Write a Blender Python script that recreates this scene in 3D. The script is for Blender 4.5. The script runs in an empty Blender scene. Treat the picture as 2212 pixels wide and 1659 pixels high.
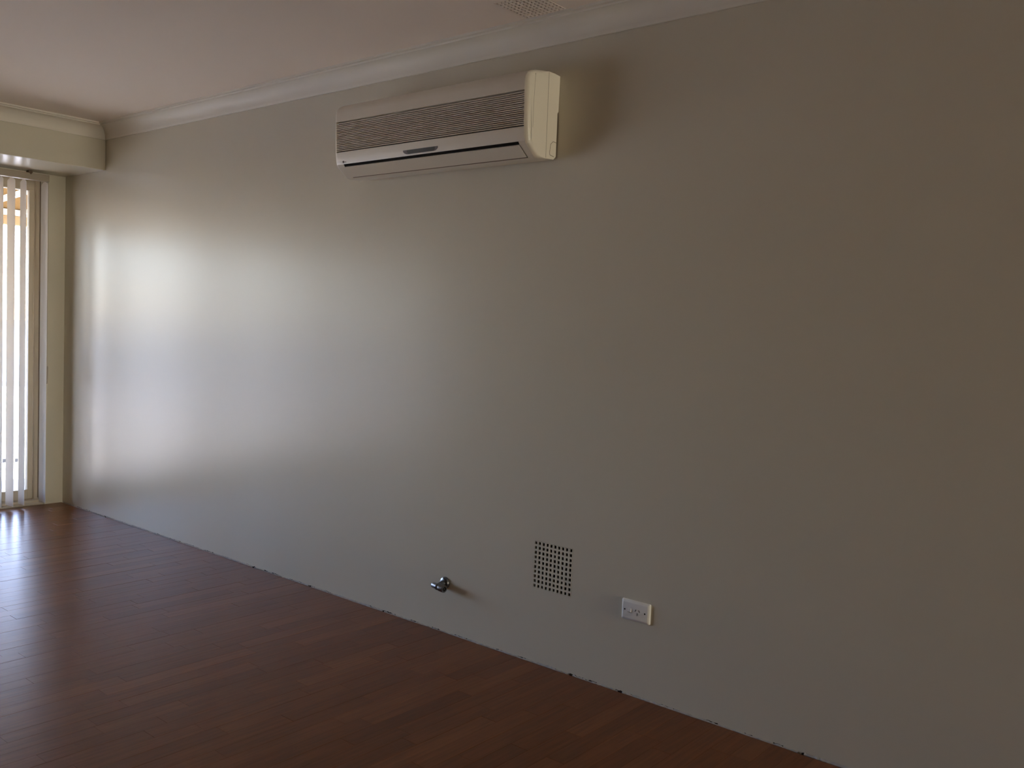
import bpy, bmesh, math, random
from mathutils import Vector, Matrix
random.seed(7)
SC = bpy.context.scene
COL = SC.collection
pi = math.pi

# ------------------------------------------------------------------ camera
cam_d = bpy.data.cameras.new('camera')
cam = bpy.data.objects.new('camera', cam_d)
COL.objects.link(cam)
cam_d.sensor_fit = 'HORIZONTAL'
cam_d.sensor_width = 36.0
cam_d.lens = 1970.99 * 36.0 / 2212.0
cam_d.clip_start = 0.02
rx, ry, rz = math.radians(86.49936), math.radians(-2.29140), math.radians(40.05631)
Rm = Matrix.Rotation(rz, 4, 'Z') @ Matrix.Rotation(ry, 4, 'Y') @ Matrix.Rotation(rx, 4, 'X')
cam.matrix_world = Matrix.Translation((6.1045, -2.7002, 1.2693)) @ Rm
SC.camera = cam

# ------------------------------------------------------------------ world, sun, exposure
SC.view_settings.view_transform = 'Standard'
SC.view_settings.look = 'None'
SC.view_settings.gamma = 1.0
SC.view_settings.use_curve_mapping = False
SC.view_settings.exposure = 1.75
SUN_DIR = Vector((-0.52, 0.55, 0.56)).normalized()      # towards the sun
world = bpy.data.worlds.new('sky')
SC.world = world
world.use_nodes = True
wn = world.node_tree
wn.nodes.clear()
sky = wn.nodes.new('ShaderNodeTexSky')
sky.sky_type = 'NISHITA'
sky.sun_disc = False
sky.sun_elevation = math.asin(SUN_DIR.z)
sky.sun_rotation = math.atan2(SUN_DIR.x, SUN_DIR.y)
sky.air_density = 1.0
sky.dust_density = 0.6
sky.ozone_density = 1.5
bg = wn.nodes.new('ShaderNodeBackground')
bg.inputs['Strength'].default_value = 0.74
wo = wn.nodes.new('ShaderNodeOutputWorld')
tint = wn.nodes.new('ShaderNodeMix'); tint.data_type = 'RGBA'; tint.blend_type = 'MULTIPLY'
tint.inputs['Factor'].default_value = 1.0
tint.inputs['B'].default_value = (1.0, 0.99, 1.17, 1)          # the photograph's white balance
wn.links.new(sky.outputs[0], tint.inputs['A'])
wn.links.new(tint.outputs['Result'], bg.inputs['Color'])
wn.links.new(bg.outputs[0], wo.inputs['Surface'])

sun_d = bpy.data.lights.new('sun', 'SUN')
sun_d.energy = 22.0
sun_d.angle = math.radians(0.53)
sun_d.color = (1.0, 0.98, 0.95)
sun = bpy.data.objects.new('sun', sun_d)
COL.objects.link(sun)
sun.rotation_euler = SUN_DIR.to_track_quat('Z', 'Y').to_euler()
sun.location = SUN_DIR * 20

def portal(name, loc, rot, sx, sy):
    d = bpy.data.lights.new(name, 'AREA')
    d.shape = 'RECTANGLE'; d.size = sx; d.size_y = sy
    d.cycles.is_portal = True
    o = bpy.data.objects.new(name, d)
    COL.objects.link(o)
    o.location = loc; o.rotation_euler = rot

SC.cycles.use_denoising = True
SC.cycles.max_bounces = 12
SC.cycles.diffuse_bounces = 8
SC.cycles.glossy_bounces = 4
SC.cycles.transparent_max_bounces = 12
SC.cycles.caustics_reflective = False
SC.cycles.caustics_refractive = False
SC.cycles.sample_clamp_indirect = 8.0

# room constants (metres)
X1 = 14.0           # far end behind the camera
Y1 = -5.2           # wall opposite the air conditioner
HC = 2.4            # ceiling
DY0, DY1 = -0.115, -3.36   # door opening
DZ = 2.105
BX, BZ = 0.5415, 2.1311    # bulkhead
EW = (-1.20, -0.12, 0.02, 2.1)   # added unseen window opening, sized to steer the end light: y0, y1, z0, z1
portal('door_portal', (-0.30, (DY0 + DY1) / 2, 1.05), (0, -pi / 2, 0), 2.1, DY0 - DY1)
dl = bpy.data.lights.new('added_end_light', 'AREA')      # added unseen warm light, stands in for daylight from behind the camera
dl.shape = 'RECTANGLE'; dl.size = EW[3] - EW[2]; dl.size_y = EW[1] - EW[0]
dl.energy = 104.0
dl.color = (1.0, 0.95, 0.73)
dlo = bpy.data.objects.new('added_end_light', dl)
COL.objects.link(dlo)
dlo.location = (X1 + 0.16, (EW[0] + EW[1]) / 2, (EW[2] + EW[3]) / 2)
dlo.rotation_euler = (0, pi / 2, 0)

# ------------------------------------------------------------------ materials
def mat(name, col, rough=0.5, spec=0.5, metal=0.0, coat=0.0, bump=None, vary=None):
    m = bpy.data.materials.new(name)
    m.use_nodes = True
    nt = m.node_tree
    p = nt.nodes['Principled BSDF']
    p.inputs['Base Color'].default_value = (*col, 1)
    p.inputs['Roughness'].default_value = rough
    p.inputs['Specular IOR Level'].default_value = spec
    p.inputs['Metallic'].default_value = metal
    p.inputs['Coat Weight'].default_value = coat
    tc = nt.nodes.new('ShaderNodeTexCoord')
    if vary:
        sc, amt = vary
        nz = nt.nodes.new('ShaderNodeTexNoise')
        nz.inputs['Scale'].default_value = sc
        nz.inputs['Detail'].default_value = 4
        nt.links.new(tc.outputs['Object'], nz.inputs['Vector'])
        mx = nt.nodes.new('ShaderNodeMix'); mx.data_type = 'RGBA'
        mx.inputs['A'].default_value = (*[c * (1 - amt) for c in col], 1)
        mx.inputs['B'].default_value = (*[min(1, c * (1 + amt)) for c in col], 1)
        nt.links.new(nz.outputs['Fac'], mx.inputs['Factor'])
        nt.links.new(mx.outputs['Result'], p.inputs['Base Color'])
    if bump:
        sc, st, dist = bump
        nz = nt.nodes.new('ShaderNodeTexNoise')
        nz.inputs['Scale'].default_value = sc
        nz.inputs['Detail'].default_value = 3
        nt.links.new(tc.outputs['Object'], nz.inputs['Vector'])
        b = nt.nodes.new('ShaderNodeBump')
        b.inputs['Strength'].default_value = st
        b.inputs['Distance'].default_value = dist
        nt.links.new(nz.outputs['Fac'], b.inputs['Height'])
        nt.links.new(b.outputs['Normal'], p.inputs['Normal'])
    return m

M = {}
M['wall'] = mat('cream_paint', (0.645, 0.606, 0.503), 0.25, 0.32, bump=(160, 0.12, 0.001), vary=(2.0, 0.015))
M['ceiling'] = mat('ceiling_paint', (0.84, 0.75, 0.665), 0.75, 0.3, bump=(120, 0.1, 0.001))
M['cornice'] = mat('cornice_paint', (0.74, 0.70, 0.62), 0.6, 0.35)
M['hidden'] = mat('dark_cavity', (0.02, 0.016, 0.013), 0.9, 0.1)
M['slab'] = mat('subfloor', (0.035, 0.028, 0.024), 0.9, 0.1)
M['caulk'] = mat('grey_caulk', (0.42, 0.40, 0.39), 0.8, 0.2, vary=(60, 0.35))
M['plastic'] = mat('aged_white_plastic', (0.74, 0.68, 0.57), 0.32, 0.5, vary=(3, 0.02))
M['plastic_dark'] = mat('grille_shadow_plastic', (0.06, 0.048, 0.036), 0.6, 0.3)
M['seam'] = mat('seam_brown', (0.16, 0.12, 0.08), 0.7, 0.2)
M['display'] = mat('smoked_display', (0.045, 0.04, 0.03), 0.5, 0.25)
M['black'] = mat('black_gap', (0.008, 0.006, 0.005), 0.8, 0.1)
M['print_grey'] = mat('grey_print', (0.12, 0.10, 0.085), 0.6, 0.3)
M['print_light'] = mat('pale_grey_print', (0.36, 0.32, 0.28), 0.6, 0.3)
M['outlet'] = mat('white_outlet_plastic', (0.80, 0.78, 0.74), 0.35, 0.5, vary=(20, 0.02))
M['chrome'] = mat('worn_chrome', (0.21, 0.21, 0.22), 0.30, 0.5, metal=1.0, vary=(40, 0.2))
M['rubber'] = mat('dark_bore', (0.012, 0.011, 0.01), 0.6, 0.2)
M['alu'] = mat('beige_aluminium', (0.50, 0.43, 0.33), 0.45, 0.5, vary=(8, 0.05))
M['alu_brown'] = mat('dark_brown_finish', (0.16, 0.11, 0.075), 0.6, 0.3)  # one brown for the door gap strip and the blind brackets
M['rail'] = mat('headrail_beige', (0.40, 0.345, 0.275), 0.4, 0.5)
M['paving'] = mat('concrete_paving', (0.41, 0.385, 0.36), 0.85, 0.3, vary=(3, 0.12))
M['timber'] = mat('white_painted_timber', (0.80, 0.74, 0.62), 0.6, 0.4, vary=(10, 0.04))
M['bounce_dark'] = mat('low_bounce_dark', (0.10, 0.065, 0.045), 0.5, 0.4, vary=(6, 0.2))  # unseen opposite wall made dark to cut its bounced light
M['oiled_timber'] = mat('oiled_honey_timber', (0.28, 0.18, 0.08), 0.5, 0.3, vary=(9, 0.15))
M['fence'] = mat('pale_fence_sheet', (0.78, 0.78, 0.76), 0.6, 0.4, vary=(5, 0.05))
M['block'] = mat('grey_block', (0.10, 0.10, 0.10), 0.9, 0.2, vary=(30, 0.2))
M['brick'] = mat('cream_render', (0.78, 0.70, 0.56), 0.85, 0.3, vary=(4, 0.06))

def wood_material():
    m = bpy.data.materials.new('oiled_parquet')
    m.use_nodes = True
    nt = m.node_tree
    p = nt.nodes['Principled BSDF']
    at = nt.nodes.new('ShaderNodeAttribute'); at.attribute_name = 'tone'
    ramp = nt.nodes.new('ShaderNodeValToRGB')
    e = ramp.color_ramp.elements
    e[0].position = 0.0; e[0].color = (0.148, 0.051, 0.017, 1)
    e[1].position = 1.0; e[1].color = (0.222, 0.083, 0.029, 1)
    mid = e.new(0.5); mid.color = (0.182, 0.064, 0.021, 1)
    nt.links.new(at.outputs['Fac'], ramp.inputs['Fac'])
    tc = nt.nodes.new('ShaderNodeTexCoord')
    mp = nt.nodes.new('ShaderNodeMapping')
    mp.inputs['Scale'].default_value = (95, 5, 1)
    nt.links.new(tc.outputs['Object'], mp.inputs['Vector'])
    off = nt.nodes.new('ShaderNodeVectorMath'); off.operation = 'ADD'
    cmb = nt.nodes.new('ShaderNodeCombineXYZ')
    mul = nt.nodes.new('ShaderNodeMath'); mul.operation = 'MULTIPLY'; mul.inputs[1].default_value = 37.0
    nt.links.new(at.outputs['Fac'], mul.inputs[0])
    nt.links.new(mul.outputs[0], cmb.inputs['X']); nt.links.new(mul.outputs[0], cmb.inputs['Z'])
    nt.links.new(mp.outputs[0], off.inputs[0]); nt.links.new(cmb.outputs[0], off.inputs[1])
    nz = nt.nodes.new('ShaderNodeTexNoise')
    nz.inputs['Scale'].default_value = 1.0; nz.inputs['Detail'].default_value = 5
    nt.links.new(off.outputs[0], nz.inputs['Vector'])
    mr = nt.nodes.new('ShaderNodeMapRange')
    mr.inputs['From Min'].default_value = 0.3; mr.inputs['From Max'].default_value = 0.7
    mr.inputs['To Min'].default_value = 0.82; mr.inputs['To Max'].default_value = 1.15
    nt.links.new(nz.outputs['Fac'], mr.inputs['Value'])
    vm = nt.nodes.new('ShaderNodeVectorMath'); vm.operation = 'SCALE'
    nt.links.new(ramp.outputs['Color'], vm.inputs[0]); nt.links.new(mr.outputs[0], vm.inputs['Scale'])
    nt.links.new(vm.outputs[0], p.inputs['Base Color'])
    p.inputs['Roughness'].default_value = 0.285
    p.inputs['Specular IOR Level'].default_value = 0.24
    # gentle unevenness of the lacquer
    n2 = nt.nodes.new('ShaderNodeTexNoise'); n2.inputs['Scale'].default_value = 14; n2.inputs['Detail'].default_value = 3
    nt.links.new(tc.outputs['Object'], n2.inputs['Vector'])
    b = nt.nodes.new('ShaderNodeBump'); b.inputs['Strength'].default_value = 0.10; b.inputs['Distance'].default_value = 0.004
    nt.links.new(n2.outputs['Fac'], b.inputs['Height'])
    nt.links.new(b.outputs['Normal'], p.inputs['Normal'])
    return m
M['wood'] = wood_material()

def translucent(name, col, tcol, fac, rough=0.7):
    m = bpy.data.materials.new(name)
    m.use_nodes = True
    nt = m.node_tree
    nt.nodes.clear()
    d = nt.nodes.new('ShaderNodeBsdfDiffuse'); d.inputs['Color'].default_value = (*col, 1)
    t = nt.nodes.new('ShaderNodeBsdfTranslucent'); t.inputs['Color'].default_value = (*tcol, 1)
    tc = nt.nodes.new('ShaderNodeTexCoord')
    wv = nt.nodes.new('ShaderNodeTexNoise'); wv.inputs['Scale'].default_value = 250
    nt.links.new(tc.outputs['Object'], wv.inputs['Vector'])
    bp = nt.nodes.new('ShaderNodeBump'); bp.inputs['Strength'].default_value = 0.15; bp.inputs['Distance'].default_value = 0.0005
    nt.links.new(wv.outputs['Fac'], bp.inputs['Height'])
    nt.links.new(bp.outputs['Normal'], d.inputs['Normal'])
    x = nt.nodes.new('ShaderNodeMixShader'); x.inputs['Fac'].default_value = fac
    o = nt.nodes.new('ShaderNodeOutputMaterial')
    nt.links.new(d.outputs[0], x.inputs[1]); nt.links.new(t.outputs[0], x.inputs[2])
    nt.links.new(x.outputs[0], o.inputs['Surface'])
    return m
M['slat'] = translucent('blind_fabric', (0.88, 0.84, 0.78), (0.88, 0.84, 0.78), 0.50)
M['roofing'] = translucent('amber_fibreglass_roofing', (0.25, 0.15, 0.06), (0.07, 0.045, 0.018), 0.5)

def glass_material():
    m = bpy.data.materials.new('window_glass')
    m.use_nodes = True
    nt = m.node_tree
    nt.nodes.clear()
    t = nt.nodes.new('ShaderNodeBsdfTransparent'); t.inputs['Color'].default_value = (0.95, 0.95, 0.95, 1)
    g = nt.nodes.new('ShaderNodeBsdfGlossy'); g.inputs['Roughness'].default_value = 0.02
    f = nt.nodes.new('ShaderNodeFresnel'); f.inputs['IOR'].default_value = 1.45
    x = nt.nodes.new('ShaderNodeMixShader')
    o = nt.nodes.new('ShaderNodeOutputMaterial')
    nt.links.new(f.outputs[0], x.inputs['Fac'])
    nt.links.new(t.outputs[0], x.inputs[1]); nt.links.new(g.outputs[0], x.inputs[2])
    nt.links.new(x.outputs[0], o.inputs['Surface'])
    return m
M['glass'] = glass_material()

# ------------------------------------------------------------------ mesh helpers
class MB:
    def __init__(self):
        self.v = []; self.f = []
    def add(self, vs, fs):
        n = len(self.v)
        self.v += [tuple(x) for x in vs]
        self.f += [tuple(i + n for i in f) for f in fs]
        return self
    def box(self, x0, x1, y0, y1, z0, z1):
        vs = [(x, y, z) for z in (z0, z1) for y in (y0, y1) for x in (x0, x1)]
        return self.add(vs, [(0, 2, 3, 1), (4, 5, 7, 6), (0, 1, 5, 4), (2, 6, 7, 3), (0, 4, 6, 2), (1, 3, 7, 5)])
    def prism(self, poly, axis, a, b):
        """poly of 2-D points swept along an axis from a to b (axis 'x': poly=(y,z); 'y': (x,z); 'z': (x,y))."""
        def p(q, t):
            return {'x': (t, q[0], q[1]), 'y': (q[0], t, q[1]), 'z': (q[0], q[1], t)}[axis]
        n = len(poly)
        vs = [p(q, a) for q in poly] + [p(q, b) for q in poly]
        fs = [tuple(range(n))[::-1], tuple(range(n, 2 * n))]
        fs += [(i, (i + 1) % n, n + (i + 1) % n, n + i) for i in range(n)]
        return self.add(vs, fs)
    def loft(self, rings, cap=True):
        n = len(rings[0]); base = []
        for r in rings: base += r
        fs = []
        for k in range(len(rings) - 1):
            for i in range(n):
                j = (i + 1) % n
                fs.append((k * n + i, k * n + j, (k + 1) * n + j, (k + 1) * n + i))
        if cap:
            fs.append(tuple(range(n))[::-1]); fs.append(tuple(range((len(rings) - 1) * n, len(rings) * n)))
        return self.add(base, fs)
    def lathe(self, prof, origin, axis, seg=32):
        """prof: list of (distance along axis, radius)."""
        a = Vector(axis).normalized()
        u = a.orthogonal().normalized(); w = a.cross(u)
        o = Vector(origin)
        rings = []
        for t, r in prof:
            rings.append([tuple(o + a * t + (u * math.cos(2 * pi * i / seg) + w * math.sin(2 * pi * i / seg)) * max(r, 1e-5)) for i in range(seg)])
        return self.loft(rings)
    def build(self, name, m, parent=None, bevel=0, smooth=False, seg=2):
        me = bpy.data.meshes.new(name)
        me.from_pydata(self.v, [], self.f)
        bm = bmesh.new(); bm.from_mesh(me)
        bmesh.ops.recalc_face_normals(bm, faces=bm.faces)
        if bevel:
            es = [e for e in bm.edges if len(e.link_faces) == 2 and e.calc_face_angle(0) > 0.6]
            bmesh.ops.bevel(bm, geom=es, offset=bevel, segments=seg, profile=0.5, affect='EDGES', clamp_overlap=True)
        if smooth:
            for f in bm.faces: f.smooth = True
            for e in bm.edges:
                if len(e.link_faces) == 2 and e.calc_face_angle(0) > 0.6: e.smooth = False
        bm.to_mesh(me); bm.free()
        me.materials.append(m)
        o = bpy.data.objects.new(name, me)
        COL.objects.link(o)
        if parent is not None:
            o.parent = parent
            o.matrix_parent_inverse = parent.matrix_world.inverted()
        return o

def tag(o, label, cat, group=None, kind=None):
    o['label'] = label; o['category'] = cat
    if group: o['group'] = group
    if kind: o['kind'] = kind
    return o
def struct(o, label=None):
    o['kind'] = 'structure'
    if label: o['label'] = label
    return o
def thing(name, loc, label, cat, group=None):
    o = bpy.data.objects.new(name, None)
    COL.objects.link(o)
    o.empty_display_size = 0.05
    o.location = loc
    o.matrix_world = Matrix.Translation(loc)
    return tag(o, label, cat, group)

def holed_slab(mb, u, v, hole, place):
    """Front and back faces of a slab with one rectangular opening. place(u, v, front) gives a point."""
    us = [u[0], hole[0], hole[1], u[1]]; vs_ = [v[0], hole[2], hole[3], v[1]]
    for fr in (True, False):
        pts = [place(a, b, fr) for b in vs_ for a in us]
        fs = []
        for j in range(3):
            for i in range(3):
                if i == 1 and j == 1: continue
                fs.append((j * 4 + i, j * 4 + i + 1, (j + 1) * 4 + i + 1, (j + 1) * 4 + i))
        mb.add(pts, fs)
    for (a, b) in (((0, 0), (3, 0)), ((3, 0), (3, 3)), ((3, 3), (0, 3)), ((0, 3), (0, 0)),
                   ((1, 1), (2, 1)), ((2, 1), (2, 2)), ((2, 2), (1, 2)), ((1, 2), (1, 1))):
        pa = (us[a[0]], vs_[a[1]]); pb = (us[b[0]], vs_[b[1]])
        mb.add([place(*pa, True), place(*pb, True), place(*pb, False), place(*pa, False)], [(0, 1, 2, 3)])

# ------------------------------------------------------------------ room shell
VS = 0.1642                      # spread of the ten vent holes
VX, VZ = 3.9969, 0.2958          # wall vent, first hole
CX, CY = 3.9259, -0.0971         # ceiling vent corner
VM = 0.0085
mb = MB()
holed_slab(mb, (-0.26, X1 + 0.15), (-0.12, 2.55), (VX - VM, VX + VS + VM, VZ - VM, VZ + VS + VM),
           lambda a, b, fr: (a, 0.0 if fr else 0.16, b))
struct(mb.build('wall_right', M['wall']), 'long cream painted wall carrying the air conditioner')

mb = MB()
holed_slab(mb, (-0.26, X1 + 0.15), (Y1 - 0.15, 0.16), (CX - VM, CX + VS + VM, CY - VS - VM, CY + VM),
           lambda a, b, fr: (a, b, HC if fr else HC + 0.15))
struct(mb.build('ceiling', M['ceiling']), 'plain pale ceiling')

# window-side wall: rounded return beside the door, the other side, and the piece above the door
def rounded(x0, x1, y0, y1, r, corners, n=6):
    """rectangle in plan with some corners rounded; corners subset of 'ab' (x1,y0)/(x0,y0)."""
    pts = []
    if 'b' in corners:
        pts += [(x0 + r - r * math.cos(t), y0 + r - r * math.sin(t)) for t in [pi / 2 * i / n for i in range(n + 1)]]
    else: pts.append((x0, y0))
    if 'a' in corners:
        pts += [(x1 - r + r * math.sin(t), y0 + r - r * math.cos(t)) for t in [pi / 2 * i / n for i in range(n + 1)]]
    else: pts.append((x1, y0))
    return pts + [(x1, y1), (x0, y1)]
mb = MB()
mb.prism(rounded(-0.26, 0.0, DY0, 0.0, 0.010, 'a'), 'z', -0.12, 2.55)
mb.box(-0.26, 0.0, Y1 - 0.15, DY1, -0.12, 2.55)
mb.box(-0.26, 0.0, DY1, DY0, DZ, 2.55)
struct(mb.build('wall_back', M['wall'], smooth=True), 'cream wall around the sliding door')
struct(MB().box(-0.26, X1 + 0.15, Y1 - 0.15, Y1, -0.12, 2.55).build('wall_left', M['bounce_dark']))
mb = MB()
holed_slab(mb, (Y1, 0.0), (-0.12, 2.55), EW, lambda a, b, fr: (X1 if fr else X1 + 0.15, a, b))
struct(mb.build('wall_front', M['wall']))
# bulkhead over the door
struct(MB().box(0.0, BX, Y1, 0.0, BZ, HC).build('bulkhead', M['wall'], bevel=0.004), 'cream boxed bulkhead above the sliding door')

# cornices (profile: distance from wall, drop from ceiling), mitred where they meet
prof = [(0.0, 0.0), (0.084, 0.0), (0.084, 0.009), (0.072, 0.010), (0.070, 0.016)]
for k in range(1, 9):
    t = k / 9 * pi / 2
    prof.append((0.070 - 0.058 * math.sin(t), 0.016 + 0.058 * (1 - math.cos(t))))
prof += [(0.011, 0.074), (0.011, 0.078), (0.008, 0.087), (0.0, 0.087)]
def cornice_x(name, y, sgn, x0, x1, m0, m1):
    a = [(x0 + m0 * d, y + sgn * d, HC - h) for d, h in prof]
    b = [(x1 + m1 * d, y + sgn * d, HC - h) for d, h in prof]
    return struct(MB().loft([a, b]).build(name, M['cornice'], smooth=True), 'white scotia cornice along the ceiling')
def cornice_y(name, x, sgn, y0, y1, m0, m1):
    a = [(x + sgn * d, y0 + m0 * d, HC - h) for d, h in prof]
    b = [(x + sgn * d, y1 + m1 * d, HC - h) for d, h in prof]
    return struct(MB().loft([a, b]).build(name, M['cornice'], smooth=True), 'white scotia cornice along the ceiling')
cornice_x('trim_1', 0.0, -1, BX, X1, 1, -1)
cornice_y('trim_2', BX, 1, 0.0, Y1, -1, 1)
cornice_x('trim_3', Y1, 1, BX, X1, 1, -1)
cornice_y('trim_4', X1, -1, 0.0, Y1, -1, 1)

# ------------------------------------------------------------------ floor
floor = struct(MB().box(-0.03, X1, Y1, 0.0, -0.12, -0.013).build('floor', M['slab']), 'reddish brown strip parquet floor')
def plank_mesh(name, bricks):
    vs, fs, tones = [], [], []
    for (x0, x1, y0, y1, zt, tone) in bricks:
        n = len(vs); b = 0.0004
        vs += [(x0, y0, -0.013), (x1, y0, -0.013), (x1, y1, -0.013), (x0, y1, -0.013),
               (x0, y0, zt - b), (x1, y0, zt - b), (x1, y1, zt - b), (x0, y1, zt - b),
               (x0 + b, y0 + b, zt), (x1 - b, y0 + b, zt), (x1 - b, y1 - b, zt), (x0 + b, y1 - b, zt)]
        fs += [tuple(n + i for i in f) for f in
               [(0, 1, 5, 4), (1, 2, 6, 5), (2, 3, 7, 6), (3, 0, 4, 7), (4, 5, 9, 8), (5, 6, 10, 9), (6, 7, 11, 10), (7, 4, 8, 11), (8, 9, 10, 11)]]
        tones += [tone] * 12
    me = bpy.data.meshes.new(name)
    me.from_pydata(vs, [], fs)
    at = me.attributes.new('tone', 'FLOAT', 'POINT')
    at.data.foreach_set('value', tones)
    me.materials.append(M['wood'])
    o = bpy.data.objects.new(name, me)
    COL.objects.link(o)
    o.parent = floor
    return o
def in_view(x, y):
    # rough plan of the floor that the photograph shows, with a margin
    return 0.0 < x < 5.5 and y > -0.40 - 0.378 * x - 0.16 and y > -(5.5 - x) * 1.1
PW = 0.0655
rnd = random.Random(3)
near, rest = [], []
ix = 0
x = 0.0
while x < X1:
    y = -0.007 - 0.003 * rnd.random()
    first = True
    base = rnd.random()
    while y > Y1 + 0.01:
        L = rnd.uniform(0.28, 0.62)
        if first: L *= rnd.uniform(0.3, 1.0); first = False
        y2 = max(y - L, Y1)
        tone = min(1, max(0, rnd.gauss(0.45, 0.22)))
        q = (x + 0.0002, x + PW - 0.0002, y2 + 0.0002, y - 0.0002, rnd.uniform(-0.0003, 0.0003), tone)
        cx_, cy_ = (x + PW / 2), (y + y2) / 2
        if in_view(cx_, y) or in_view(cx_, cy_): near.append(q)
        else: rest.append(q)
        y = y2
    x += PW
near.sort(key=lambda q: (q[0] - 6.1) ** 2 + (q[3] + 2.7) ** 2)
for q in near[:300]: plank_mesh('plank', [q])
r = plank_mesh('plank_field', near[300:] + rest)
r['kind'] = 'stuff'

# ragged caulk and paint edge where the wall meets the boards
mb = MB()
rn = random.Random(11)
x = 0.02
while x < X1 - 0.05:
    L = rn.uniform(0.02, 0.30)
    gap = rn.choice([0, 0, 0.006, 0.012, 0.02])
    n = max(2, int(L / 0.008))
    hs = rn.uniform(0.001, 0.005)
    top, bot = [], []
    for i in range(n + 1):
        xx = x + L * i / n
        h = max(0.0006, hs + rn.uniform(-0.002, 0.0025))
        top.append((xx, -0.0012, h)); bot.append((xx, -0.0012 - rn.uniform(0.003, 0.0065), 0.0002))
    low = [(p[0], -0.0005, -0.012) for p in top]
    for i in range(n):
        mb.add([top[i], top[i + 1], bot[i + 1], bot[i], low[i], low[i + 1]], [(0, 1, 2, 3), (3, 2, 5, 4), (0, 4, 5, 1)])
    x += L + gap
struct(mb.build('trim_5', M['caulk']), 'ragged grey caulk line between floorboards and wall')
mb = MB()
x = 0.02
while x < X1 - 0.05:
    L = rn.uniform(0.01, 0.09)
    n = max(2, int(L / 0.006))
    top = [(x + L * i / n, -0.0008, max(0.0008, rn.uniform(0.0015, 0.0055))) for i in range(n + 1)]
    for i in range(n):
        a, b = top[i], top[i + 1]
        mb.add([a, b, (b[0], -0.0008, -0.012), (a[0], -0.0008, -0.012)], [(0, 1, 2, 3)])
    x += L + rn.uniform(0.0, 0.12)
struct(mb.build('trim_6', M['slab']), 'dark unpainted gap along the foot of the wall')

# ------------------------------------------------------------------ sliding door
door = struct(bpy.data.objects.new('door_1', None), 'aluminium framed glass sliding door behind vertical blinds'); COL.objects.link(door)
FX0, FX1 = -0.21, -0.10
mb = MB()
mb.box(FX0, FX1, DY0 - 0.036, DY0, 0.0, DZ)
mb.box(FX0, FX1, DY1, DY1 + 0.036, 0.0, DZ)
mb.box(FX0, FX1 - 0.001, DY1 + 0.036, DY0 - 0.036, DZ - 0.068, DZ)
mb.build('door_frame', M['alu'], door, bevel=0.002)
mb = MB()
mb.box(FX0, -0.06, DY1, DY0, -0.02, 0.022)
mb.box(FX0, -0.02, DY1, DY0, -0.02, 0.006)
mb.box(-0.125, -0.115, DY1, DY0, 0.022, 0.034)
mb.build('door_track', M['alu'], door, bevel=0.0015)
def sash(y0, y1, xa, xb, name):
    mb = MB()
    mb.box(xa, xb, y1 - 0.036, y1, 0.03, DZ - 0.06)
    mb.box(xa, xb, y0, y0 + 0.046, 0.03, DZ - 0.06)
    mb.box(xa, xb, y0 + 0.046, y1 - 0.036, 0.03, 0.088)
    mb.box(xa, xb, y0 + 0.046, y1 - 0.036, DZ - 0.078, DZ - 0.06)
    s = mb.build(name, M['alu'], door, bevel=0.0015)
    xm = (xa + xb) / 2
    MB().box(xm - 0.0025, xm + 0.0025, y0 + 0.04, y1 - 0.03, 0.08, DZ - 0.075).build('door_pane', M['glass'], s)
    return s
sash(-1.215, DY0 - 0.03, -0.140, -0.105, 'sliding_sash')
sash(-2.275, -1.165, -0.185, -0.15, 'fixed_sash')
sash(DY1 + 0.03, -2.235, -0.140, -0.105, 'sliding_sash')
MB().box(-0.0995, -0.094, DY0 - 0.004, DY0 - 0.0003, 0.03, DZ - 0.002).build('door_gap_strip', M['alu_brown'], door)  # thin brown strip drawn for the gap at the jamb

# ------------------------------------------------------------------ vertical blind
blind = thing('vertical_blind', (0.05, -1.7, 2.08), 'off-white vertical blind hanging open across the sliding door', 'blind')
MB().box(0.028, 0.070, DY1 - 0.03, -0.134, 2.076, 2.117).build('headrail', M['rail'], blind, bevel=0.003)
MB().box(0.032, 0.066, -0.1345, -0.129, 2.074, 2.119).build('end_cap', M['rail'], blind, bevel=0.002)
for yb in (-0.245, -1.2, -2.2, -3.2):
    mb = MB()
    mb.box(0.03, 0.068, yb - 0.011, yb + 0.011, 2.117, BZ)
    mb.prism([(yb - 0.013, 2.121), (yb + 0.013, 2.121), (yb, 2.106)], 'x', 0.068, 0.0725)
    mb.build('mounting_bracket', M['alu_brown'], blind)
rb = random.Random(5)
def slat_mesh():
    n = 6; w = 0.089; th = 0.0004
    prof_ = [(-w / 2 + w * i / n, 0.0055 * (1 - (2 * i / n - 1) ** 2)) for i in range(n + 1)]
    ring = [(a, b + th) for a, b in prof_] + [(a, b - th) for a, b in reversed(prof_)]
    zs = [0.024, 0.030, 0.062, 0.066, 2.052, 2.060, 2.074]
    rings = []
    for k, z in enumerate(zs):
        s = {0: 0.96, 5: 0.92, 6: 0.30}.get(k, 1.0)
        b = 1.6 if k in (1, 2) else 1.0
        rings.append([(a * s, c * s * 1.0 + (0.0006 if k in (1, 2) and i <= n else 0), z) for i, (a, c) in enumerate(ring)])
    return MB().loft(rings)
proto = None
y = -0.152
k = 0
while y > DY1 + 0.05:
    ang = {0: 2, 1: 1, 2: 8, 3: 12, 4: 16}.get(k, rb.uniform(24, 38))
    if proto is None:
        o = slat_mesh().build('slat', M['slat'], blind, smooth=True); proto = o
    else:
        o = proto.copy(); COL.objects.link(o); o.parent = blind
    o.matrix_parent_inverse = blind.matrix_world.inverted()
    o.location = (0.05, y, 0); o.rotation_euler = (0, 0, math.radians(ang))
    k += 1; y -= 0.128 if k == 1 else 0.071
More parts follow.
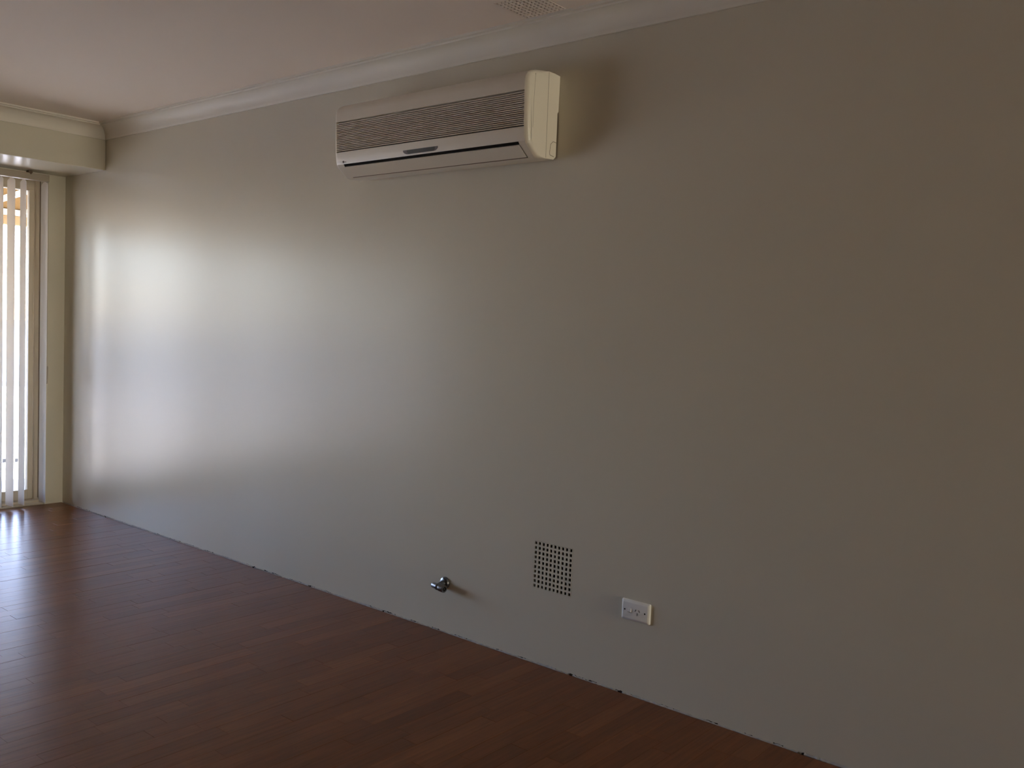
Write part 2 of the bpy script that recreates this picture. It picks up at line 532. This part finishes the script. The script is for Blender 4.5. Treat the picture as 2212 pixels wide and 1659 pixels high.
MB().lathe([(0, 0.0013), (1.17, 0.0013)], (0.052, -0.1295, 0.905), (0, 0, 1), 8).build('pull_cord', M['rail'], blind, smooth=True)
MB().lathe([(0, 0.002), (0.003, 0.0062), (0.105, 0.0072), (0.112, 0.006), (0.115, 0.002)], (0.052, -0.1295, 0.793), (0, 0, 1), 12).build('cord_weight', M['rail'], blind, smooth=True)

# ------------------------------------------------------------------ air conditioner
AX0, AX1 = 2.950, 4.018
ac = thing('air_conditioner', (3.48, 0.0, 1.885), 'long cream wall-mounted split air conditioner with slatted grille, high on the wall', 'air conditioner')
P = [(-0.0675, 2.2005), (-0.096, 2.199), (-0.125, 2.195), (-0.150, 2.188), (-0.167, 2.178), (-0.179, 2.163), (-0.1835, 2.145), (-0.184, 2.1125),
     (-0.184, 2.112), (-0.179, 1.986), (-0.1788, 1.9855), (-0.177, 1.962), (-0.1745, 1.947), (-0.1715, 1.9355),
     (-0.171, 1.935), (-0.164, 1.9255), (-0.1635, 1.925), (-0.117, 1.8895), (-0.110, 1.886), (-0.100, 1.885), (-0.0675, 1.888)]
NP = len(P)
G0, G1, S0, S1 = 8, 9, 14, 15
def normals(pts):
    out = []
    for i in range(len(pts)):
        a = Vector(pts[max(0, i - 1)]); b = Vector(pts[min(len(pts) - 1, i + 1)])
        t = (b - a).normalized()
        out.append(Vector((-t.y, t.x)))
    return out
NN = normals(P)
if NN[8].x < 0: NN = [-n for n in NN]      # make them point into the body
NN[0] = Vector((0, -1)); NN[-1] = Vector((0, 1))
R = 0.020
def section(x, o=0.0, grille=False, slot=False):
    pts = [Vector(q) + NN[i] * o * min(1.0, 0.06 + max(0.0, (-q[0] - 0.0675) / 0.07)) for i, q in enumerate(P)]
    if grille:
        for i in (G0, G1): pts[i] = pts[i] + Vector((0.014, 0))
    if slot:
        for i in (S0, S1): pts[i] = pts[i] + Vector((0.016, 0.012))
    return [(x, q.x, q.y) for q in pts]
GX0, GX1 = AX0 + 0.017, AX1 - 0.016
SX0, SX1 = 3.006, 3.973
secs = []
for i in range(0, 8):
    t = R * (1 - math.cos(pi / 2 * i / 7))
    o = R - math.sqrt(max(0, R * R - (R - t) ** 2))
    if t < GX0 - AX0 - 1e-4: secs.append((AX0 + t, o, False, False))
secs += [(GX0, 0.0003, False, False), (GX0 + 0.0002, 0.0003, True, False), (AX0 + R, 0, True, False), (SX0, 0, True, False), (SX0 + 0.0002, 0, True, True)]
secs += [(SX1, 0, True, True), (SX1 + 0.0002, 0, True, False), (AX1 - R, 0, True, False), (GX1 - 0.0002, 0.0003, True, False), (GX1, 0.0003, False, False)]
for i in range(6, -1, -1):
    t = R * (1 - math.cos(pi / 2 * i / 7))
    o = R - math.sqrt(max(0, R * R - (R - t) ** 2))
    if t < AX1 - GX1 - 1e-4: secs.append((AX1 - t, o, False, False))
MB().loft([section(*s) for s in secs]).build('casing', M['plastic'], ac, smooth=True)
# rear chassis, with the lower half standing off the wall
CH = [(0.0, 2.198), (-0.030, 2.2005), (-0.0669, 2.2005), (-0.0669, 1.889), (-0.020, 1.892), (-0.0065, 1.905), (-0.0065, 2.062), (-0.001, 2.069)]
cz = 2.045
def ring(x, s):
    return [(x, q[0] if q[0] > -0.05 else q[0], cz + (q[1] - cz) * s) for q in CH]
MB().loft([ring(AX0 + 0.001, 0.995), ring(AX0 + 0.004, 1), ring(AX1 - 0.006, 1), ring(AX1 - 0.001, 0.996)]).build('rear_chassis', M['plastic'], ac, smooth=True)
MB().box(AX0 + 0.01, AX1 - 0.006, -0.08, -0.05, 1.90, 2.19).build('inner_core', M['seam'], ac)
# dark backing and the grille slats
def fy(z): return -0.184 + (2.112 - z) * (0.005 / 0.126)
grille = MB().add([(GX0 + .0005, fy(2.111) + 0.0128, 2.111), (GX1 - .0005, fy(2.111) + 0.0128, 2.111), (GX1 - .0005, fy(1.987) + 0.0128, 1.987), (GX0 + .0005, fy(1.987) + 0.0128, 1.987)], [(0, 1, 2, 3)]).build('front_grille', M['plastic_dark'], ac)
NG = 18
pit = (2.112 - 1.986) / NG
for k in range(NG - 1):
    z = 2.112 - pit * (k + 1) - pit * 0.06
    y0 = fy(z) + 0.0005
    h = pit * 0.27
    pr = [(y0 + 0.0015, z + h), (y0, z + h - 0.0008), (y0, z - h + 0.0008), (y0 + 0.0015, z - h), (y0 + 0.012, z - h + 0.001), (y0 + 0.012, z + h)]
    MB().prism(pr, 'x', GX0 + 0.0002, GX1 - 0.0002).build('grille_slat', M['plastic'], grille)
# louver flap lying over the outlet, black gap above it
dv = Vector((-0.117 + 0.164, 1.8895 - 1.9255)).normalized()
nv = Vector((dv.y, -dv.x))
if nv.x > 0: nv = -nv
def bev(t, h):
    q = Vector((-0.164, 1.9255)) + dv * t + nv * h
    return (q.x, q.y)
Lb = (Vector((-0.117, 1.8895)) - Vector((-0.164, 1.9255))).length
flap = MB().prism([bev(0.0006, 0.0), bev(0.0006, 0.0018), bev(Lb - 0.001, 0.0018), bev(Lb - 0.001, -0.002), bev(0.0006, -0.002)], 'x', SX0 + 0.0015, SX1 - 0.0010)
flap = flap.build('louver_flap', M['plastic'], ac, bevel=0.0006)
MB().prism([bev(Lb - 0.0012, 0.0004), bev(Lb - 0.0012, 0.0012), bev(Lb + 0.0028, 0.0012), bev(Lb + 0.0028, 0.0004)], 'x', SX0 + 0.001, SX1 + 0.001).build('flap_joint', M['seam'], flap)
MB().prism([bev(0, 0.0004), bev(0, 0.0011), bev(Lb, 0.0011), bev(Lb, 0.0004)], 'x', SX1 - 0.0002, SX1 + 0.0010).build('flap_joint', M['black'], flap)
S_a = Vector(P[S0]); S_b = Vector(P[S1])
def slotp(t, h):
    q = S_a.lerp(S_b, t) + Vector((h * 0.8, h * 0.6))
    return (q.x, q.y)
MB().prism([slotp(0.02, 0.0015), slotp(0.98, 0.0015), slotp(0.98, 0.004), slotp(0.02, 0.004)], 'x', SX0 + 0.0004, SX1 - 0.0004).build('air_slot', M['black'], ac)
# display window: flat top, sloping rounded lower corners
def ff(z):   # front surface depth on the lower face
    pts = [(1.9855, -0.1788), (1.962, -0.177), (1.947, -0.1745), (1.9355, -0.1715)]
    for (z0, y0), (z1, y1) in zip(pts, pts[1:]):
        if z0 >= z >= z1: return y0 + (y1 - y0) * (z0 - z) / (z0 - z1)
    return -0.17
def display(name, x0, x1, zt, zb_, dx, m, lift, parent):
    top = [(x0, zt), (x1, zt)]
    right = [(x1 + 0.001 - dx * (1 - math.cos(t)) * 0.9, zt - 0.001 - (zt - zb_) * math.sin(t)) for t in [pi / 2 * i / 6 for i in range(1, 7)]]
    left = [(x0 - 0.001 + dx * (1 - math.cos(t)) * 0.9, zt - 0.001 - (zt - zb_) * math.sin(t)) for t in [pi / 2 * i / 6 for i in range(6, 0, -1)]]
    pts = top + right + left
    front = [(a, ff(b) - lift, b) for a, b in pts]; back = [(a, ff(b) + 0.003, b) for a, b in pts]
    return MB().loft([front, back]).build(name, m, parent)
dw = display('display_window', 3.379, 3.573, 1.9575, 1.9425, 0.030, M['print_grey'], 0.0008, ac)
display('display_lens', 3.402, 3.556, 1.9568, 1.9432, 0.014, M['display'], 0.0013, dw)
# maker's roundel and letters on the lower front
MB().lathe([(0, 0.0052), (0.0012, 0.0052)], (3.009, ff(1.945) + 0.0003, 1.9455), (0, -1, 0), 20).build('logo_roundel', M['print_grey'], ac)
def letters(text, x, z, size, m, parent, name):
    c = bpy.data.curves.new(name, 'FONT'); c.body = text; c.size = size; c.extrude = 0.0003; c.align_x = 'LEFT'
    t = bpy.data.objects.new('tmp', c); COL.objects.link(t)
    bpy.context.view_layer.update()
    me = bpy.data.meshes.new_from_object(t)
    bpy.data.objects.remove(t)
    me.materials.append(m)
    o = bpy.data.objects.new(name, me); COL.objects.link(o)
    o.parent = parent; o.matrix_parent_inverse = parent.matrix_world.inverted()
    o.location = (x, ff(z) - 0.0012, z); o.rotation_euler = (pi / 2, 0, 0)
    return o
letters('LG', 3.018, 1.9415, 0.0085, M['print_light'], ac, 'logo_letters')
# seams on the visible end
def rod(points, w, m, name, x=AX1):
    mb = MB()
    for (a, b) in zip(points, points[1:]):
        a = Vector(a); b = Vector(b); d = (b - a).normalized(); n = Vector((-d.y, d.x)) * w / 2
        poly = [tuple(a + n), tuple(b + n), tuple(b - n), tuple(a - n)]
        mb.prism(poly, 'x', x - 0.0012, x + 0.0003)
    return mb.build(name, m, ac)
rod([(-0.143, 2.176), (-0.1445, 2.15), (-0.147, 2.10), (-0.148, 2.05), (-0.148, 1.985)], 0.0011, M['seam'], 'panel_seam', AX1 - 0.0002)
rod([(-0.0672, 2.198), (-0.0672, 1.892)], 0.0010, M['seam'], 'panel_seam', AX1 + 0.0001)
rod([(-0.006, 1.955), (-0.026, 1.957), (-0.040, 1.945), (-0.044, 1.915), (-0.042, 1.906), (-0.018, 1.903)], 0.0016, M['seam'], 'pipe_knockout', AX1 - 0.0009)

# ------------------------------------------------------------------ vents: ten by ten square holes
def vent_mesh(place, s, margin, jit, seed):
    rv = random.Random(seed)
    p = s / 9; h = p * 0.275
    mb = MB()
    depth = -0.0045
    n = 10
    ed = [-margin] + [p * (i + 0.5) for i in range(n - 1)] + [s + margin]
    for j in range(n):
        for i in range(n):
            u0, u1, v0, v1 = ed[i], ed[i + 1], ed[j], ed[j + 1]
            cu, cv = p * i, p * j
            hh = h
            J = lambda: rv.uniform(-jit, jit)
            inner = [(cu - h + J(), cv - hh * 1.12 + J()), (cu + h + J(), cv - hh * 1.12 + J()), (cu + h + J(), cv + hh * 1.12 + J()), (cu - h + J(), cv + hh * 1.12 + J())]
            outer = [(u0, v0), (u1, v0), (u1, v1), (u0, v1)]
            vs = [place(*q, 0) for q in outer] + [place(*q, 0.0) for q in inner] + [place(*q, depth) for q in inner] + [place(*q, depth) for q in outer]
            fs = [(a, (a + 1) % 4, 4 + (a + 1) % 4, 4 + a) for a in range(4)] + [(4 + a, 4 + (a + 1) % 4, 8 + (a + 1) % 4, 8 + a) for a in range(4)]
            fs += [(8 + a, 8 + (a + 1) % 4, 12 + (a + 1) % 4, 12 + a) for a in range(4)]
            mb.add(vs, fs)
    # outer rim
    c = [(-margin, -margin), (s + margin, -margin), (s + margin, s + margin), (-margin, s + margin)]
    for a in range(4):
        b = (a + 1) % 4
        mb.add([place(*c[a], 0), place(*c[b], 0), place(*c[b], depth), place(*c[a], depth)], [(0, 1, 2, 3)])
    return mb
wv = thing('wall_vent', (VX + VS / 2, 0, VZ), 'square plaster air vent with a grid of dark holes, low on the wall', 'vent')
vent_mesh(lambda a, b, c: (VX + a, -0.0008 - c, VZ + b), VS, VM - 0.0006, 0.0007, 1).build('vent_plate', M['wall'], wv)
e0, e1 = VX - VM, VX + VS + VM
mb = MB()
mb.add([(e0, 0.10, VZ - VM), (e1, 0.10, VZ - VM), (e1, 0.10, VZ + VS + VM), (e0, 0.10, VZ + VS + VM)], [(0, 1, 2, 3)])
mb.add([(e0, 0.011, VZ - VM), (e1, 0.011, VZ - VM), (e1, 0.011, VZ + VS + VM), (e0, 0.011, VZ + VS + VM)], [])
mb.add([(e0 + .0005, 0.011, VZ - VM + .0005), (e1 - .0005, 0.011, VZ - VM + .0005), (e1 - .0005, 0.011, VZ + VS + VM - .0005), (e0 + .0005, 0.011, VZ + VS + VM - .0005),
        (e0 + .0005, 0.10, VZ - VM + .0005), (e1 - .0005, 0.10, VZ - VM + .0005), (e1 - .0005, 0.10, VZ + VS + VM - .0005), (e0 + .0005, 0.10, VZ + VS + VM - .0005)],
       [(a, (a + 1) % 4, 4 + (a + 1) % 4, 4 + a) for a in range(4)])
mb.build('vent_duct', M['hidden'], wv)
cv = thing('ceiling_vent', (CX + VS / 2, CY - VS / 2, HC), 'square perforated air vent set in the ceiling beside the cornice', 'vent')
vent_mesh(lambda a, b, c: (CX + a, CY - VS + b, HC - 0.0012 - c), VS, VM - 0.0006, 0.0007, 2).build('vent_plate', M['ceiling'], cv)
f0, f1, g0, g1 = CX - VM + .0005, CX + VS + VM - .0005, CY - VS - VM + .0005, CY + VM - .0005
mb = MB()
mb.add([(f0, g0, HC + .01), (f1, g0, HC + .01), (f1, g1, HC + .01), (f0, g1, HC + .01), (f0, g0, HC + .1), (f1, g0, HC + .1), (f1, g1, HC + .1), (f0, g1, HC + .1)],
       [(a, (a + 1) % 4, 4 + (a + 1) % 4, 4 + a) for a in range(4)] + [(4, 5, 6, 7)])
mb.build('vent_duct', M['hidden'], cv)

# ------------------------------------------------------------------ power outlet
GX, GZ, GW, GH = 4.3957, 0.2659, 0.115, 0.072
po = thing('power_outlet', (GX + GW / 2, 0, GZ), 'white single power outlet with rocker switch, low on the wall beside the square vent', 'power outlet')
def plate(y, ins):
    r = 0.004; pts = []
    x0, x1, z0, z1 = GX + ins, GX + GW - ins, GZ + ins, GZ + GH - ins
    for cx_, cz_, a0 in ((x1 - r, z1 - r, 0), (x0 + r, z1 - r, 90), (x0 + r, z0 + r, 180), (x1 - r, z0 + r, 270)):
        for k in range(4):
            t = math.radians(a0 + 30 * k)
            pts.append((cx_ + r * math.cos(t), y, cz_ + r * math.sin(t)))
    return pts
MB().loft([plate(-0.0, 0.0), plate(-0.0045, 0.0002), plate(-0.0075, 0.0022), plate(-0.0105, 0.0075), plate(-0.0108, 0.0085)]).build('cover_plate', M['outlet'], po, smooth=True)
FY = -0.0108
def gx(f): return GX + 0.0085 + f * (GW - 0.017)
zc = GZ + GH / 2 + 0.001
for f in (0.075, 0.905):
    MB().lathe([(0, 0.0028), (0.0006, 0.0028)], (gx(f), FY + 0.0002, zc), (0, -1, 0), 16).build('screw_hole', M['black'], po)
sx = gx(0.275)
sw = MB().prism([(FY + 0.001, zc + 0.0075), (FY - 0.0012, zc + 0.0072), (FY - 0.0034, zc - 0.0055), (FY + 0.001, zc - 0.0062)], 'x', sx - 0.0065, sx + 0.0065).build('rocker_switch', M['outlet'], po, bevel=0.0006)
MB().box(sx - 0.0075, sx + 0.0072, FY - 0.0006, FY + 0.001, zc - 0.0078, zc - 0.0062).build('switch_gap', M['seam'], sw)
def pin(cx_, cz_, ang):
    a = math.radians(ang); d = Vector((math.cos(a), math.sin(a))); n = Vector((-d.y, d.x))
    L, w = 0.0045, 0.0010
    poly = [(cx_ + d.x * s * L + n.x * t * w, cz_ + d.y * s * L + n.y * t * w) for s, t in ((-1, -1), (1, -1), (1, 1), (-1, 1))]
    MB().prism(poly, 'y', FY - 0.0004, FY + 0.001).build('pin_slot', M['black'], po)
px = gx(0.595)
pin(px - 0.0072, zc + 0.0035, 60); pin(px + 0.0072, zc + 0.0035, 120); pin(px, zc - 0.0085, 90)

# ------------------------------------------------------------------ gas bayonet fitting
TX, TZ = 3.529, 0.207
tp = thing('gas_outlet', (TX, 0, TZ), 'small chrome gas bayonet fitting sticking out of the wall near the floor', 'gas fitting')
fl = MB().lathe([(0, 0.0245), (0.004, 0.0245), (0.010, 0.0225), (0.014, 0.016), (0.0145, 0.0125)], (TX, 0.0, TZ), (0, -1, 0), 36).build('wall_flange', M['chrome'], tp, smooth=True)
MB().lathe([(0, 0.0022), (0.0008, 0.0022)], (TX + 0.001, -0.0118, TZ + 0.0195), (0, -1, 0.25), 12).build('flange_screw', M['rubber'], fl)
axis = Vector((0, -1, -0.22)).normalized()
MB().lathe([(0, 0.0125), (0.030, 0.0120), (0.046, 0.0115), (0.050, 0.006)], (TX, -0.010, TZ), axis, 28).build('outlet_neck', M['chrome'], tp, smooth=True)
e = Vector((TX + 0.008, -0.010, TZ - 0.001)) + axis * 0.036
hd = Vector((1, -0.10, -0.02)).normalized()
bc = MB().lathe([(0, 0.0135), (0.002, 0.0155), (0.028, 0.0155), (0.031, 0.0142), (0.031, 0.0092), (0.020, 0.0085)], e + hd * 0.003, hd, 32).build('bayonet_collar', M['chrome'], tp, smooth=True)
MB().lathe([(0, 0.0084), (0.0006, 0.0084)], e + hd * 0.0275, hd, 24).build('collar_bore', M['rubber'], bc)
MB().lathe([(0, 0.0026), (0.006, 0.0026)], e + hd * 0.0275, hd, 12).build('centre_pin', M['chrome'], bc, smooth=True)
MB().lathe([(-0.008, 0.0122), (0.038, 0.0118), (0.040, 0.0105), (0.040, 0.0001)], e, -hd, 28).build('inlet_barrel', M['chrome'], tp, smooth=True)

# ------------------------------------------------------------------ added end-wall window (unseen, behind the camera), framing the warm light
win = struct(bpy.data.objects.new('added_window_1', None)); COL.objects.link(win)
mb = MB()
a0, a1, b0, b1 = EW
xw0, xw1 = X1 + 0.05, X1 + 0.10
mb.box(xw0, xw1, a0, a0 + 0.045, b0, b1); mb.box(xw0, xw1, a1 - 0.045, a1, b0, b1)
mb.box(xw0, xw1, a0, a1, b0, b0 + 0.045); mb.box(xw0, xw1, a0, a1, b1 - 0.045, b1)
mb.box(xw0, xw1, (a0 + a1) / 2 - 0.025, (a0 + a1) / 2 + 0.025, b0, b1)
mb.build('window_frame', M['alu'], win)
MB().box(xw0 + 0.02, xw0 + 0.026, a0 + 0.04, a1 - 0.04, b0 + 0.04, b1 - 0.04).build('window_pane', M['glass'], win)

# ------------------------------------------------------------------ outside
struct(MB().box(-30, 40, -25, 25, -0.40, -0.10).build('ground_paving', M['paving']))
pr = thing('patio_roof', (-1.9, -1.5, -0.1), 'amber translucent patio roof on white rafters outside the sliding door', 'patio roof')
def rz(x): return 2.24 + 0.063 * (x + 3.6)
MB().prism([(-3.64, rz(-3.64)), (-0.27, rz(-0.27)), (-0.27, rz(-0.27) + 0.004), (-3.64, rz(-3.64) + 0.004)], 'y', -7.0, 3.2).build('roof_sheet', M['roofing'], pr)
MB().box(-3.62, -3.50, -7.0, 3.2, 2.085, 2.175).build('front_beam', M['oiled_timber'], pr, bevel=0.004)
MB().box(-3.60, -3.52, -7.0, 3.2, 2.1755, rz(-3.6) - 0.002).build('top_plate', M['timber'], pr)
yy = -6.95
while yy < 3.2:
    MB().prism([(-3.515, rz(-3.515) - 0.04), (-0.27, rz(-0.27) - 0.04), (-0.27, rz(-0.27) - 0.001), (-3.515, rz(-3.515) - 0.001)], 'y', yy, yy + 0.045).build('rafter', M['timber'], pr)
    yy += 0.45
for yp in (-6.95, 3.05):
    MB().box(-3.61, -3.51, yp, yp + 0.1, -0.10, 2.085).build('post', M['timber'], pr)
struct(MB().box(19.5, 19.7, -14.0, 12.0, -0.1, 2.6).build('boundary_wall', M['brick']))
fe = thing('boundary_fence', (-12, 0, -0.1), 'pale sheet boundary fence beyond the patio', 'fence')
yy = -14.0
while yy < 14:
    MB().box(-12.03, -12.0, yy + 0.01, yy + 2.35, -0.1, 1.05).build('fence_panel', M['fence'], fe)
    MB().box(-12.05, -11.98, yy - 0.04, yy + 0.01, -0.1, 1.10).build('fence_post', M['fence'], fe)
    yy += 2.4
for (bx, by, txt) in ((-2.51, 0.597, 'first of three small grey blocks on the patio, the one nearest the slats'),
                      (-2.51, 0.644, 'middle one of three small grey blocks on the sunlit patio'),
                      (-2.48, 0.690, 'last of three small grey blocks on the patio, beside the door frame')):
    o = MB().box(bx - 0.012, bx + 0.012, by - 0.010, by + 0.010, -0.10, -0.07).build('paving_block', M['block'], bevel=0.002)
    tag(o, txt, 'block', 'grey blocks on the patio')
